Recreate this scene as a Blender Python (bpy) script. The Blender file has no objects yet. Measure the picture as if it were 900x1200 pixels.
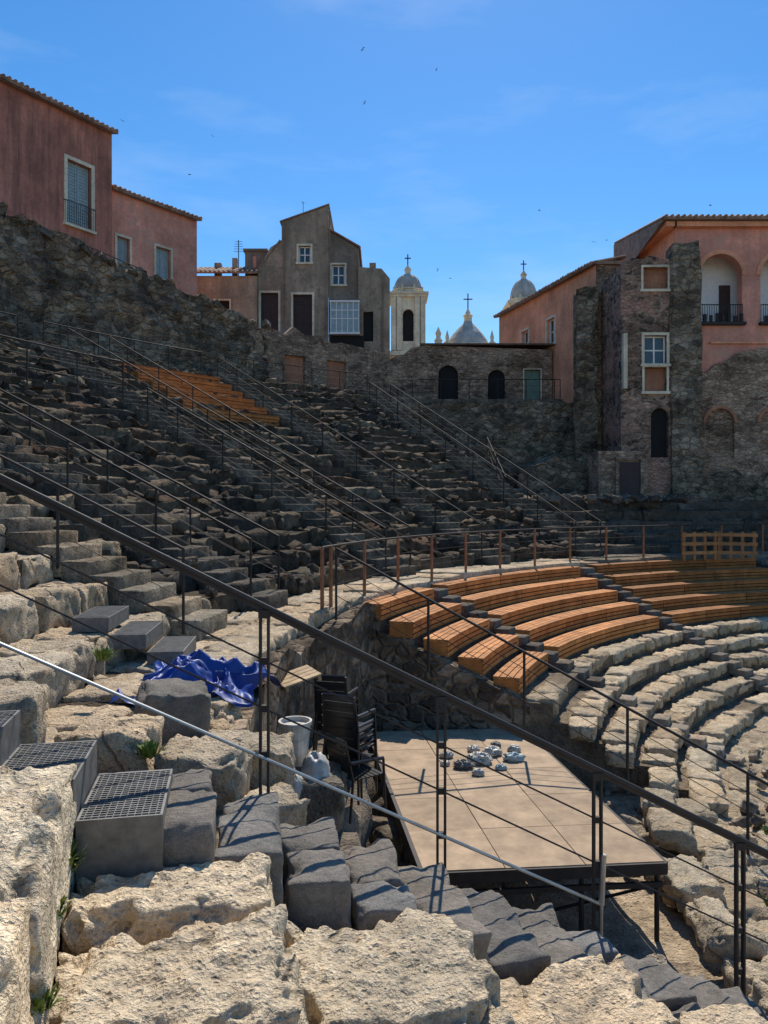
import bpy, math, random
from mathutils import Vector, noise, Matrix
random.seed(7)
V=Vector
scene=bpy.context.scene
OX,OY=18.0,8.0
def PT(R,th,z):
    a=math.radians(th); return V((OX+R*math.cos(a),OY+R*math.sin(a),z))
def rnd(a,b): return random.uniform(a,b)

# ---------------------------------------------------------------- mesh builder
class MB:
    def __init__(s): s.v=[];s.f=[];s.c=[];s.m=[]
    def vert(s,p,c=(1,1,1)):
        s.v.append((p[0],p[1],p[2])); s.c.append((c[0],c[1],c[2],1.0)); return len(s.v)-1
    def quad(s,pts,c=(1,1,1),m=0):
        ids=[s.vert(p,c) for p in pts]; s.f.append(ids); s.m.append(m)
    def build(s,name,mats,parent=None,smooth=False):
        me=bpy.data.meshes.new(name); me.from_pydata(s.v,[],s.f)
        if not isinstance(mats,(list,tuple)): mats=[mats]
        for m in mats: me.materials.append(m)
        ca=me.color_attributes.new("Col",'FLOAT_COLOR','POINT')
        ca.data.foreach_set("color",[x for c in s.c for x in c])
        me.polygons.foreach_set("material_index",s.m)
        me.polygons.foreach_set("use_smooth",[smooth]*len(s.f))
        me.update()
        ob=bpy.data.objects.new(name,me); scene.collection.objects.link(ob)
        if parent: ob.parent=parent
        return ob
def empty(name):
    e=bpy.data.objects.new(name,None); scene.collection.objects.link(e); return e

def obox(mb,o,ex,ey,ez,x0,x1,y0,y1,z0,z1,c=(1,1,1),m=0):
    ids=[]
    for z in (z0,z1):
        for (x,y) in ((x0,y0),(x1,y0),(x1,y1),(x0,y1)):
            ids.append(mb.vert(o+ex*x+ey*y+ez*z,c))
    a=ids
    for f in ((0,3,2,1),(4,5,6,7),(0,1,5,4),(1,2,6,5),(2,3,7,6),(3,0,4,7)):
        mb.f.append([a[i] for i in f]); mb.m.append(m)
EX,EY,EZ,ZERO=V((1,0,0)),V((0,1,0)),V((0,0,1)),V((0,0,0))
def box(mb,x0,x1,y0,y1,z0,z1,c=(1,1,1),m=0): obox(mb,ZERO,EX,EY,EZ,x0,x1,y0,y1,z0,z1,c,m)

def lattice(s,r,n):
    r=min(r,s*0.3)
    L=[-s/2]
    for i in range(n+1): L.append(-s/2+r+(s-2*r)*i/n)
    L.append(s/2); return L,r
def block(mb,o,ex,ey,ez,sx,sy,sz,n=(2,2,1),r=.04,amp=.02,freq=2.0,c=(1,1,1),m=0,low=0.0,fine=0.0,chip=0.0):
    A,ra=lattice(sx,r,n[0]);B,rb=lattice(sy,r,n[1]);C,rc=lattice(sz,r,n[2])
    na,nb,nc=len(A)-1,len(B)-1,len(C)-1
    r=min(ra,rb,rc); idx={}
    h=(sx/2-r,sy/2-r,sz/2-r)
    off=V((rnd(-50,50),rnd(-50,50),rnd(-50,50)))
    def vid(i,j,k):
        key=(i,j,k)
        if key in idx: return idx[key]
        p=V((A[i],B[j],C[k]))
        q=V((max(-h[0],min(h[0],p.x)),max(-h[1],min(h[1],p.y)),max(-h[2],min(h[2],p.z))))
        d=p-q
        if d.length>1e-6: p=q+d.normalized()*r
        w=o+ex*p.x+ey*p.y+ez*p.z
        nz=noise.noise_vector((w+off)*freq)*amp+noise.noise_vector((w+off)*freq*3.1)*amp*.45
        if low: nz+=noise.noise_vector((w+off)*.9)*low
        cc=c
        if chip:
            ds=sorted((sx/2-abs(p.x),sy/2-abs(p.y),sz/2-abs(p.z))); ed=ds[0]+ds[1]
            e=max(0,1-ed/.12)
            if e>0:
                g=noise.noise((w+off)*4.5)+.5*noise.noise((w+off)*11)
                nz-=(ex*p.x/(sx/2)+ey*p.y/(sy/2)+ez*p.z/(sz/2))*e*max(0,g+.12)*chip
        if fine:
            f=noise.turbulence((w+off)*5,4,True); g=noise.noise((w+off)*16); g2=noise.noise((w+off)*34)
            nz+=(EZ*.8+(w-o).normalized()*.5)*(-f*fine+g*fine*.4+g2*fine*.25)
            k2=1.10-min(.4,f*.25); cc=(c[0]*k2,c[1]*k2,c[2]*k2)
        idx[key]=mb.vert(w+nz,cc); return idx[key]
    def add(a,b,c_,d): mb.f.append([a,b,c_,d]); mb.m.append(m)
    for i in range(na):
        for j in range(nb):
            add(vid(i,j,nc),vid(i+1,j,nc),vid(i+1,j+1,nc),vid(i,j+1,nc))
            add(vid(i,j,0),vid(i,j+1,0),vid(i+1,j+1,0),vid(i+1,j,0))
    for i in range(na):
        for k in range(nc):
            add(vid(i,0,k),vid(i+1,0,k),vid(i+1,0,k+1),vid(i,0,k+1))
            add(vid(i,nb,k),vid(i,nb,k+1),vid(i+1,nb,k+1),vid(i+1,nb,k))
    for j in range(nb):
        for k in range(nc):
            add(vid(0,j,k),vid(0,j,k+1),vid(0,j+1,k+1),vid(0,j+1,k))
            add(vid(na,j,k),vid(na,j+1,k),vid(na,j+1,k+1),vid(na,j,k+1))

def tube(mb,p,q,r,n=6,c=(1,1,1),m=0,r2=None):
    p=V(p);q=V(q);d=(q-p)
    if d.length<1e-6: return
    d.normalize(); a=d.orthogonal().normalized(); b=d.cross(a)
    if r2 is None: r2=r
    i0=[];i1=[]
    for k in range(n):
        t=2*math.pi*k/n; w=a*math.cos(t)+b*math.sin(t)
        i0.append(mb.vert(p+w*r,c)); i1.append(mb.vert(q+w*r2,c))
    for k in range(n):
        mb.f.append([i0[k],i0[(k+1)%n],i1[(k+1)%n],i1[k]]); mb.m.append(m)
    mb.f.append(i0[::-1]); mb.m.append(m); mb.f.append(i1); mb.m.append(m)

def lathe(mb,cx,cy,prof,n=24,c=(1,1,1),m=0,rib=0):
    rings=[]
    for (r,z) in prof:
        ring=[]
        for k in range(n):
            t=2*math.pi*k/n; rr=r*(1+(rib if k%2 else 0))
            ring.append(mb.vert((cx+rr*math.cos(t),cy+rr*math.sin(t),z),c))
        rings.append(ring)
    for a,b in zip(rings,rings[1:]):
        for k in range(n):
            mb.f.append([a[k],a[(k+1)%n],b[(k+1)%n],b[k]]); mb.m.append(m)
    mb.f.append(rings[-1]); mb.m.append(m)

def arcbox(mb,R0,R1,z0,z1,t0,t1,n,c=(1,1,1),m=0):
    P=[]
    for i in range(n+1):
        t=t0+(t1-t0)*i/n
        P.append([mb.vert(PT(R0,t,z0),c),mb.vert(PT(R1,t,z0),c),mb.vert(PT(R1,t,z1),c),mb.vert(PT(R0,t,z1),c)])
    for a,b in zip(P,P[1:]):
        for k in range(4):
            mb.f.append([a[k],b[k],b[(k+1)%4],a[(k+1)%4]]); mb.m.append(m)
    mb.f.append(P[0]); mb.m.append(m); mb.f.append(P[-1][::-1]); mb.m.append(m)

# ---------------------------------------------------------------- materials
def newmat(name):
    m=bpy.data.materials.new(name); m.use_nodes=True
    nt=m.node_tree; b=nt.nodes["Principled BSDF"]; return m,nt,b
def noise_node(nt,co,scale,detail=5,rough=.6):
    n=nt.nodes.new("ShaderNodeTexNoise"); n.inputs["Scale"].default_value=scale
    n.inputs["Detail"].default_value=min(detail,5); n.inputs["Roughness"].default_value=rough
    nt.links.new(co,n.inputs["Vector"]); return n.outputs["Fac"]
def maprange(nt,src,a,b,c,d):
    n=nt.nodes.new("ShaderNodeMapRange"); nt.links.new(src,n.inputs[0])
    for i,v in zip((1,2,3,4),(a,b,c,d)): n.inputs[i].default_value=v
    return n.outputs[0]
def mathn(nt,op,a,b):
    n=nt.nodes.new("ShaderNodeMath"); n.operation=op
    for i,x in enumerate((a,b)):
        if isinstance(x,(int,float)): n.inputs[i].default_value=x
        else: nt.links.new(x,n.inputs[i])
    return n.outputs[0]
def mul(nt,a,b): return mathn(nt,'MULTIPLY',a,b)
def addn(nt,a,b): return mathn(nt,'ADD',a,b)
def scalec(nt,col,f):
    n=nt.nodes.new("ShaderNodeVectorMath"); n.operation='SCALE'
    nt.links.new(col,n.inputs[0]); nt.links.new(f,n.inputs[3]); return n.outputs[0]
def mixc(nt,a,b,f):
    n=nt.nodes.new("ShaderNodeMix"); n.data_type='RGBA'
    for i,x in ((6,a),(7,b)):
        if isinstance(x,tuple): n.inputs[i].default_value=(*x,1)
        else: nt.links.new(x,n.inputs[i])
    if isinstance(f,float): n.inputs[0].default_value=f
    else: nt.links.new(f,n.inputs[0])
    return n.outputs[2]
def coords(nt,sc=(1,1,1)):
    t=nt.nodes.new("ShaderNodeTexCoord"); mp=nt.nodes.new("ShaderNodeMapping")
    mp.inputs["Scale"].default_value=sc; nt.links.new(t.outputs["Object"],mp.inputs[0]); return mp.outputs[0]
def bump(nt,b,h,strength,dist):
    n=nt.nodes.new("ShaderNodeBump"); n.inputs["Strength"].default_value=strength
    n.inputs["Distance"].default_value=dist; nt.links.new(h,n.inputs["Height"]); nt.links.new(n.outputs[0],b.inputs["Normal"])

def stone_mat(name,s1=1.3,s2=9,var=.45,stain=(.12,.10,.08),stainamt=.6,bd=.03,bs=.8,pits=True,rough=.92,crack=0,lich=0,ochre=0):
    m,nt,b=newmat(name); co=coords(nt)
    at=nt.nodes.new("ShaderNodeAttribute"); at.attribute_name="Col"
    n1=noise_node(nt,co,s1,5,.65); n2=noise_node(nt,co,s2,5,.7); n3=noise_node(nt,co,s2*6,3,.7)
    f=mul(nt,maprange(nt,n1,.3,.7,1-var*.8,1+var*.7),maprange(nt,n2,.3,.7,1-var*.7,1+var*.6))
    f=mul(nt,f,maprange(nt,n3,.3,.7,.74,1.28))
    c=scalec(nt,at.outputs["Color"],f)
    n4=noise_node(nt,co,s1*2.3,5,.75)
    c=mixc(nt,c,stain,maprange(nt,n4,.52,.68,0,stainamt))
    if ochre: c=mixc(nt,c,(.50,.33,.17),maprange(nt,n4,.50,.34,0,ochre))
    h=addn(nt,n2,mul(nt,n3,.45))
    if lich:
        n5=noise_node(nt,co,s1*7,5,.8); c=mixc(nt,c,(.21,.185,.15),maprange(nt,n5,.54,.60,0,lich))
    if pits:
        vo=nt.nodes.new("ShaderNodeTexVoronoi"); vo.inputs["Scale"].default_value=s2*3.2; nt.links.new(co,vo.inputs["Vector"])
        pf=maprange(nt,vo.outputs["Distance"],0,.35,0,1)
        h=addn(nt,h,mul(nt,pf,.3)); c=scalec(nt,c,maprange(nt,vo.outputs["Distance"],.0,.22,.6,1))
    if crack:
        nz=nt.nodes.new("ShaderNodeTexNoise"); nz.inputs["Scale"].default_value=1.7; nz.inputs["Detail"].default_value=5; nt.links.new(co,nz.inputs["Vector"])
        ad=nt.nodes.new("ShaderNodeVectorMath"); ad.operation='MULTIPLY_ADD'; nt.links.new(nz.outputs["Color"],ad.inputs[0]); ad.inputs[1].default_value=(.6,.6,.6); nt.links.new(co,ad.inputs[2])
        v2=nt.nodes.new("ShaderNodeTexVoronoi"); v2.feature='DISTANCE_TO_EDGE'; v2.inputs["Scale"].default_value=crack; nt.links.new(ad.outputs[0],v2.inputs["Vector"])
        e=maprange(nt,v2.outputs["Distance"],.0,.014,0,1)
        e=mathn(nt,'MAXIMUM',e,maprange(nt,n1,.46,.54,0,1))
        c=scalec(nt,c,maprange(nt,e,0,1,.5,1)); h=addn(nt,h,mul(nt,e,.45))
    nt.links.new(c,b.inputs["Base Color"]); b.inputs["Roughness"].default_value=rough
    b.inputs["Specular IOR Level"].default_value=.12
    bump(nt,b,h,bs,bd); return m
def masonry(name,ca,cb,mortar,scale=3.2,bd=.08,stretch=(1,1,1.5),plaster=None,pamt=(.5,.56)):
    m,nt,b=newmat(name); co=coords(nt,stretch)
    nz=nt.nodes.new("ShaderNodeTexNoise"); nz.inputs["Scale"].default_value=2.5; nt.links.new(co,nz.inputs["Vector"])
    ad=nt.nodes.new("ShaderNodeVectorMath"); ad.operation='MULTIPLY_ADD'; nt.links.new(nz.outputs["Color"],ad.inputs[0]); ad.inputs[1].default_value=(.35,.35,.35); nt.links.new(co,ad.inputs[2])
    v1=nt.nodes.new("ShaderNodeTexVoronoi"); v1.inputs["Scale"].default_value=scale; nt.links.new(ad.outputs[0],v1.inputs["Vector"])
    v2=nt.nodes.new("ShaderNodeTexVoronoi"); v2.feature='DISTANCE_TO_EDGE'; v2.inputs["Scale"].default_value=scale; nt.links.new(ad.outputs[0],v2.inputs["Vector"])
    sep=nt.nodes.new("ShaderNodeSeparateColor"); nt.links.new(v1.outputs["Color"],sep.inputs[0])
    c=mixc(nt,ca,cb,maprange(nt,sep.outputs[0],.1,.9,0,1))
    e=maprange(nt,v2.outputs["Distance"],.02,.14,0,1)
    c=mixc(nt,mortar,c,e)
    n1=noise_node(nt,co,.55,5,.7); n2=noise_node(nt,co,11,5,.75)
    c=scalec(nt,c,mul(nt,maprange(nt,n1,.35,.65,.5,1.5),maprange(nt,n2,.3,.7,.55,1.45)))
    if plaster:
        n3=noise_node(nt,co,.45,5,.75); pm=maprange(nt,n3,pamt[0],pamt[1],0,1)
        pc=nt.nodes.new("ShaderNodeRGB"); pc.outputs[0].default_value=(*plaster,1)
        c=mixc(nt,c,scalec(nt,pc.outputs[0],maprange(nt,n2,.3,.7,.7,1.25)),pm)
    nt.links.new(c,b.inputs["Base Color"]); b.inputs["Roughness"].default_value=.95; b.inputs["Specular IOR Level"].default_value=.1
    bump(nt,b,addn(nt,e,mul(nt,n2,.9)),.9,bd); return m
def plaster(name,col,dark,streak=.5,bd=.01,patch=None):
    m,nt,b=newmat(name); co=coords(nt); cs=coords(nt,(2.2,2.2,.22))
    n1=noise_node(nt,co,.6,5,.65); n2=noise_node(nt,cs,1.3,5,.7); n3=noise_node(nt,co,7,5,.7)
    rgb=nt.nodes.new("ShaderNodeRGB"); rgb.outputs[0].default_value=(*col,1)
    c=scalec(nt,rgb.outputs[0],mul(nt,maprange(nt,n1,.3,.7,.62,1.32),maprange(nt,n3,.3,.7,.82,1.16)))
    c=mixc(nt,c,dark,maprange(nt,n2,.42,.72,0,streak))
    if patch:
        n5=noise_node(nt,co,1.1,5,.8); c=mixc(nt,c,patch,maprange(nt,n5,.54,.58,0,.75))
    nt.links.new(c,b.inputs["Base Color"]); b.inputs["Roughness"].default_value=.9; b.inputs["Specular IOR Level"].default_value=.15
    bump(nt,b,n3,.5,bd); return m
def flat(name,col,rough=.7,metal=0,var=.2,scale=6,attr=False,bd=.0):
    m,nt,b=newmat(name); co=coords(nt)
    n1=noise_node(nt,co,scale,5,.65)
    if attr:
        at=nt.nodes.new("ShaderNodeAttribute"); at.attribute_name="Col"; src=at.outputs["Color"]
    else:
        rgb=nt.nodes.new("ShaderNodeRGB"); rgb.outputs[0].default_value=(*col,1); src=rgb.outputs[0]
    nt.links.new(scalec(nt,src,maprange(nt,n1,.3,.7,1-var,1+var)),b.inputs["Base Color"])
    b.inputs["Roughness"].default_value=rough; b.inputs["Metallic"].default_value=metal
    if bd: bump(nt,b,n1,.6,bd)
    return m
def woodmat(name):
    m,nt,b=newmat(name); co=coords(nt)
    at=nt.nodes.new("ShaderNodeAttribute"); at.attribute_name="Col"
    n1=noise_node(nt,co,2.5,5,.7); n2=noise_node(nt,coords(nt,(1,1,14)),5,5,.7)
    c=scalec(nt,at.outputs["Color"],mul(nt,maprange(nt,n1,.3,.7,.62,1.28),maprange(nt,n2,.3,.7,.7,1.2)))
    nt.links.new(c,b.inputs["Base Color"]); b.inputs["Roughness"].default_value=.75; b.inputs["Specular IOR Level"].default_value=.2
    bump(nt,b,n2,.4,.006); return m

m_pale=stone_mat("limestone_weathered",1.1,9,.34,(.25,.185,.12),.5,.06,1,crack=.7,lich=.5,ochre=.45)
m_rows=stone_mat("old_seating_stone",1.6,7,.65,(.045,.034,.025),.8,.12,1,lich=.25)
m_lava=stone_mat("lava_stone",3,30,.30,(.09,.082,.075),.35,.02,1)
m_earth=stone_mat("earth_rubble",.8,5,.5,(.08,.06,.045),.7,.1,1)
m_ruin=masonry("lava_rubble_masonry",(.13,.10,.07),(.42,.31,.205),(.30,.225,.15),2.6,.14)
m_ruinb=masonry("brick_rubble_masonry",(.23,.14,.09),(.56,.36,.235),(.44,.31,.21),3.6,.08,(1,1,1.8),(.60,.41,.28),(.54,.64))
m_pier=masonry("pier_masonry",(.12,.085,.06),(.50,.30,.205),(.46,.31,.22),3.2,.09,(1,1,1.7),(.62,.34,.235),(.52,.62))
m_pinkA=plaster("pink_plaster",(.74,.32,.22),(.40,.19,.135),.5,.01,(.58,.32,.23))
m_pinkD=plaster("dark_pink_plaster",(.52,.205,.14),(.17,.085,.065),.85)
m_pinkR=plaster("sunlit_salmon_plaster",(.90,.39,.215),(.5,.25,.16),.45)  # brighter base paints in sunlight on the palazzo side wing
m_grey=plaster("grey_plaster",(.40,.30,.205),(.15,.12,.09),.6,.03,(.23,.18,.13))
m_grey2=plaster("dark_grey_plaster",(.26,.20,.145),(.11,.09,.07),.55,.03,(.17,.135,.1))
m_cream=plaster("cream_trim",(.78,.66,.47),(.42,.33,.22),.35)
m_church=plaster("church_limestone",(.82,.67,.46),(.48,.38,.26),.45)
m_dome=plaster("dome_lead",(.48,.44,.38),(.22,.21,.2),.5)
m_white=flat("white_paint",(.85,.82,.76),.6,0,.08)
m_dark=flat("dark_interior",(.018,.016,.015),.95)
m_brown=flat("brown_shutter",(.06,.032,.026),.7,0,.3)
m_green=flat("green_shutter",(.17,.25,.19),.6,0,.2)
m_blueg=flat("blue_grey_door",(.32,.40,.40),.5,0,.2)
m_glass=flat("window_glass",(.05,.07,.08),.12,0,.2)
m_brick=plaster("brick_infill",(.44,.20,.115),(.20,.10,.07),.4)
m_niche=plaster("niche_infill",(.22,.15,.11),(.08,.06,.05),.6)
m_tile=flat("roof_tile",(.30,.19,.13),.9,0,.5,3)
m_rail=flat("railing_steel",(.036,.029,.025),.7,.2,.3)
m_steel=flat("galvanised_steel",(.36,.36,.35),.4,.8,.2)
m_grate=flat("grating_steel",(.17,.165,.155),.6,.4,.35,12)
m_wood=woodmat("bench_wood")
m_deck=flat("deck_plywood",(1,1,1),.9,0,.32,3,True,.003)
m_tarp=flat("blue_tarpaulin",(.008,.045,.24),.5,0,.35,5)
m_black=flat("black_plastic",(.02,.02,.021),.3)
m_bag=flat("white_plastic",(.50,.47,.41),.45,0,.3,8)
m_leaf=flat("weed_leaf",(.13,.18,.03),.7,0,.5,20)
m_bird=flat("bird_feather",(.02,.02,.02),.8)

# ---------------------------------------------------------------- railings
def resample(pts,step):
    out=[pts[0].copy()]; acc=0
    for a,b in zip(pts,pts[1:]):
        L=(b-a).length; d=step-acc
        while d<=L: out.append(a+(b-a)*(d/L)); d+=step
        acc=(acc+L)%step if L>=step-acc else acc+L
    return out
def railing(name,pts,h=1.05,step=2.0,pr=.022,rr=.022,wr=.006,nw=2,mat=None,posts=None,pm=None):
    mb=MB(); P=[V(p) for p in pts]; up=V((0,0,1))
    for a,b in zip(P,P[1:]):
        tube(mb,a+up*h,b+up*h,rr,8)
        for i in range(nw):
            f=(i+1)/(nw+1)
            tube(mb,a+up*h*f,b+up*h*f,wr,5)
    for q in (posts if posts else resample(P,step)+[P[-1]]):
        q=V(q); tube(mb,q-up*.15,q+up*h,pr,6,m=1)
    return mb.build(name,[mat or m_rail,pm or mat or m_rail])
def arcpts(R,t0,t1,z,n=24): return [PT(R,t0+(t1-t0)*i/n,z) for i in range(n+1)]

# ================================================================= CAVEA
N=19; RI=21.0; TR=.79; RISE=.39; ZW=-1.8
def Rrow(i): return RI+TR*i
def Zrow(i): return ZW+RISE*(i+1)
PALE=(.62,.49,.33); RUIN=(.15,.113,.075); LAVA=(.07,.06,.05)
def vary(c,a=.25):
    f=rnd(1-a,1+a); w=rnd(-.06,.06); return (c[0]*f*(1+w),c[1]*f,c[2]*f*(1-w))

def stepped_base(name,t0,t1,prof,zbot,mat,col,nt_=60,amp=.05):
    mb=MB(); G=[]
    pr=[(prof[0][0],zbot)]+prof+[(prof[-1][0],zbot)]
    for i in range(nt_+1):
        t=t0+(t1-t0)*i/nt_; row=[]
        for (R,z) in pr:
            p=PT(R,t,z); p+=noise.noise_vector(p*1.3)*amp
            row.append(mb.vert(p,col))
        G.append(row)
    for a,b in zip(G,G[1:]):
        for k in range(len(pr)-1):
            mb.f.append([a[k],b[k],b[k+1],a[k+1]]); mb.m.append(0)
    for g,t in ((G[0],t0),(G[-1],t1)):
        for k in range(1,len(pr)-2):
            q0=mb.vert(PT(pr[k][0],t,zbot),col); q1=mb.vert(PT(pr[k+1][0],t,zbot),col)
            if abs(pr[k][0]-pr[k+1][0])>1e-4:
                mb.f.append([g[k],g[k+1],q1,q0]); mb.m.append(0)
    return mb.build(name,mat)

prof=[(19.75,ZW-.06),(RI+.06,ZW-.06)]
for i in range(N):
    prof+= [(Rrow(i)+.12,Zrow(i)-.10),(Rrow(i+1)+.12,Zrow(i)-.10)]
prof+=[(38.2,Zrow(N-1)-.0)]
stepped_base("upper_seating_bank",121,205,prof,-5.2,m_earth,(.125,.095,.065),120,.08)
prof=[(19.75,ZW-.06),(RI+.06,ZW-.06)]
for i in range(5): prof+=[(Rrow(i)+.1,Zrow(i)-.07),(Rrow(i+1)+.1,Zrow(i)-.07)]
prof+=[(46,.1)]
stepped_base("side_seating_bank",62,121,prof,-5.2,m_earth,(.13,.105,.08),50)

STAIRS=[122.3,135,148,165]
def seat_rows(mb,i,t0,t1,colf,gaps,seg,lenr=(.8,1.6),amp=.035,miss=.03,rough=False):
    R=Rrow(i)+.42; t=t0+rnd(0,.4)
    while t<t1:
        L=rnd(*lenr); dt=math.degrees(L/R); tc=t+dt/2
        gg=[g for g in gaps if abs(tc-g)<math.degrees(.62/R)+dt/2]
        if gg:
            g=gg[0]
            if t<g-math.degrees(.62/R):
                dt=(g-math.degrees(.62/R))-t; L=math.radians(dt)*R; tc=t+dt/2
                if L<.25: t=g+math.degrees(.62/R); continue
            else: t=g+math.degrees(.62/R)+.01; continue
        if random.random()>miss:
            a=math.radians(tc+rnd(-2,2)); er=V((math.cos(a),math.sin(a),0)); et=V((-math.sin(a),math.cos(a),0))
            hz=.46; drop=abs(random.gauss(0,.05 if rough else .03)); dep=.84
            if rough and random.random()<.35: dep=rnd(.4,.7)
            o=PT(R+rnd(-.05,.07)+(.84-dep)*rnd(-.4,.5),tc,Zrow(i)-hz/2-drop)
            tilt=(er*rnd(-.06,.06)+et*rnd(-.04,.04)+EZ).normalized()
            block(mb,o,er,et,tilt,dep,L*.98,hz,seg,.035,amp,2.9 if rough else 2.4,colf(i,tc),low=.05,fine=.035 if not rough else 0,chip=.22 if rough else .12)
        t+=dt
def colfar(i,t):
    w=max(0,min(1,(t-157)/13))*(1 if i<8 else .4)
    base=tuple(a*(1-w*.6)+b*w*.6 for a,b in zip(RUIN,PALE))
    r=random.random()
    if r<.12: base=(.25,.19,.125)
    elif r<.36: base=LAVA
    elif r<.48: base=(.14,.09,.06)
    return vary(base,.3)
mb=MB()
for i in range(N):
    seat_rows(mb,i,121.3,170 if i<7 else 178,colfar,STAIRS,(4,6,4),(.5,1.9),.095,.06,True)
mb.build("upper_seating_rows",m_rows,smooth=True)
mb=MB()
for i in range(7):
    seat_rows(mb,i,170.2,187.0,lambda i,t:vary((.60,.475,.325) if i<4 else (.38,.30,.205),.2),[172.3],(12,16,7),(.6,1.5),.045,.0)
mb.build("near_seating_rows",m_pale,smooth=True)
mb=MB()
for i in range(5): seat_rows(mb,i,70,121,lambda i,t:vary((.15,.12,.09),.35),[],(3,4,2),(.5,1.5),.07,.08,True)
mb.build("side_seating_rows",m_rows,smooth=True)

for th in STAIRS+[172.3]:
    mb=MB(); a=math.radians(th); er=V((math.cos(a),math.sin(a),0)); et=V((-math.sin(a),math.cos(a),0))
    imax=N if th<170 else 7
    for i in range(imax):
        for (R,z) in ((Rrow(i)-.2,Zrow(i)-RISE/2),(Rrow(i)+.2,Zrow(i))):
            block(mb,PT(R,th,z-.2+.02),er,et,EZ,.42,1.12,.42,(1,4,1),.02,.018,3,vary((.19,.155,.115) if th<170 else (.40,.32,.225),.25))
    mb.build("stone_staircase",m_rows,smooth=True)

mb=MB()
for i in range(60):
    t=121+i*1.2
    arcbox(mb,36.05,38.0,5.3,5.62+rnd(-.02,.02),t,t+1.17,2,vary((.30,.24,.18),.2))
mb.build("upper_walkway",m_rows)
mb=MB()
t=70.0
while t<187.5:
    L=rnd(.8,1.3)
    for Rm in (19.92,20.66):
        a=math.radians(t+rnd(-.5,.5)); er=V((math.cos(a),math.sin(a),0)); et=V((-math.sin(a),math.cos(a),0))
        near=t>158
        block(mb,PT(Rm,t,ZW-.17+rnd(-.04,.02)),er,et,EZ,.74,L*.98,.36,(12,15,4) if near else (2,2,1),.03,.025,2.5,vary((.60,.475,.325) if t>125 else (.22,.18,.13),.18),low=.04,fine=.03 if near else 0,chip=.12 if near else 0)
    t+=math.degrees(L/20.3)
mb.build("middle_walkway",m_pale,smooth=True)

# ---------------------------------------------------------------- lower cavea
def Rk(k): return 19.75-.65*k
def Zk(k): return -1.6-.30*k
prof=[]
for k in range(11,0,-1):
    zt=Zk(k)-.1 if k>5 else Zk(k)-.31
    prof+=[(Rk(k)+.08,zt),(Rk(k-1)+.08,zt)]
stepped_base("lower_seating_bank",80,161,prof,-5.2,m_earth,(.24,.185,.125),80,.04)
WED=[(151.6,161),(129,149.9),(105,127.2),(82,103)]
mb=MB()
for wi,(t0,t1) in enumerate(WED):
    for k in range(6,12):
        t=t0 ; tend=t1 if (wi>0) else t1+{6:0,7:1.0,8:2.5}.get(k,3)
        while t<tend-.6:
            R=Rk(k)+.33; L=rnd(.5,1.25); dt=min(math.degrees(L/R),tend-t); L=math.radians(dt)*R; tc=t+dt/2
            a=math.radians(tc+rnd(-1.5,1.5)); er=V((math.cos(a),math.sin(a),0)); et=V((-math.sin(a),math.cos(a),0))
            if random.random()>.05:
                block(mb,PT(R-.06+rnd(-.04,.05),tc,Zk(k)-.14+rnd(-.05,.015)),er,et,(EZ+er*rnd(-.04,.04)).normalized(),.46+rnd(0,.12),L*.95,.27,(6,9,3),.035,.03,2.8,vary((.60,.475,.32),.22),low=.035,fine=.025,chip=.12)
            t+=dt
for ts in (150.75,128.1,104):
    a=math.radians(ts); er=V((math.cos(a),math.sin(a),0)); et=V((-math.sin(a),math.cos(a),0))
    for k in range(1,12):
        for (dR,dz) in ((.14,0),(-.18,-.15)):
            block(mb,PT(Rk(k)+dR,ts,Zk(k)-.16+dz-.05),er,et,EZ,.36,math.radians(1.6)*Rk(k)*.95,.3,(2,2,1),.02,.015,3,vary((.14,.125,.11) if k<7 else (.36,.29,.22),.25))
for k,z in ((8.4,-4.45),(9.2,-4.62),(10,-4.78),(10.9,-4.86),(11.8,-4.9)):
    t=163.5
    while t<196:
        R=Rk(k); L=rnd(.4,1.1); dt=math.degrees(L/R); tc=t+dt/2
        q=PT(R,tc,0); inplat=(q.x<3.6 and q.y>7.9)
        a=math.radians(tc+rnd(-9,9)); er=V((math.cos(a),math.sin(a),0)); et=V((-math.sin(a),math.cos(a),0))
        if random.random()>.12 and not inplat:
            block(mb,PT(R+rnd(-.1,.1),tc,z-.14+rnd(-.08,.05)),er,et,(EZ+er*rnd(-.07,.07)+et*rnd(-.05,.05)).normalized(),.45+rnd(0,.2),L*.93,.3,(10,12,4),.04,.04,2.6,vary((.58,.46,.31),.25),low=.05,fine=.04,chip=.15)
        t+=dt
mb.build("lower_stone_seating",m_pale,smooth=True)

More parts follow.
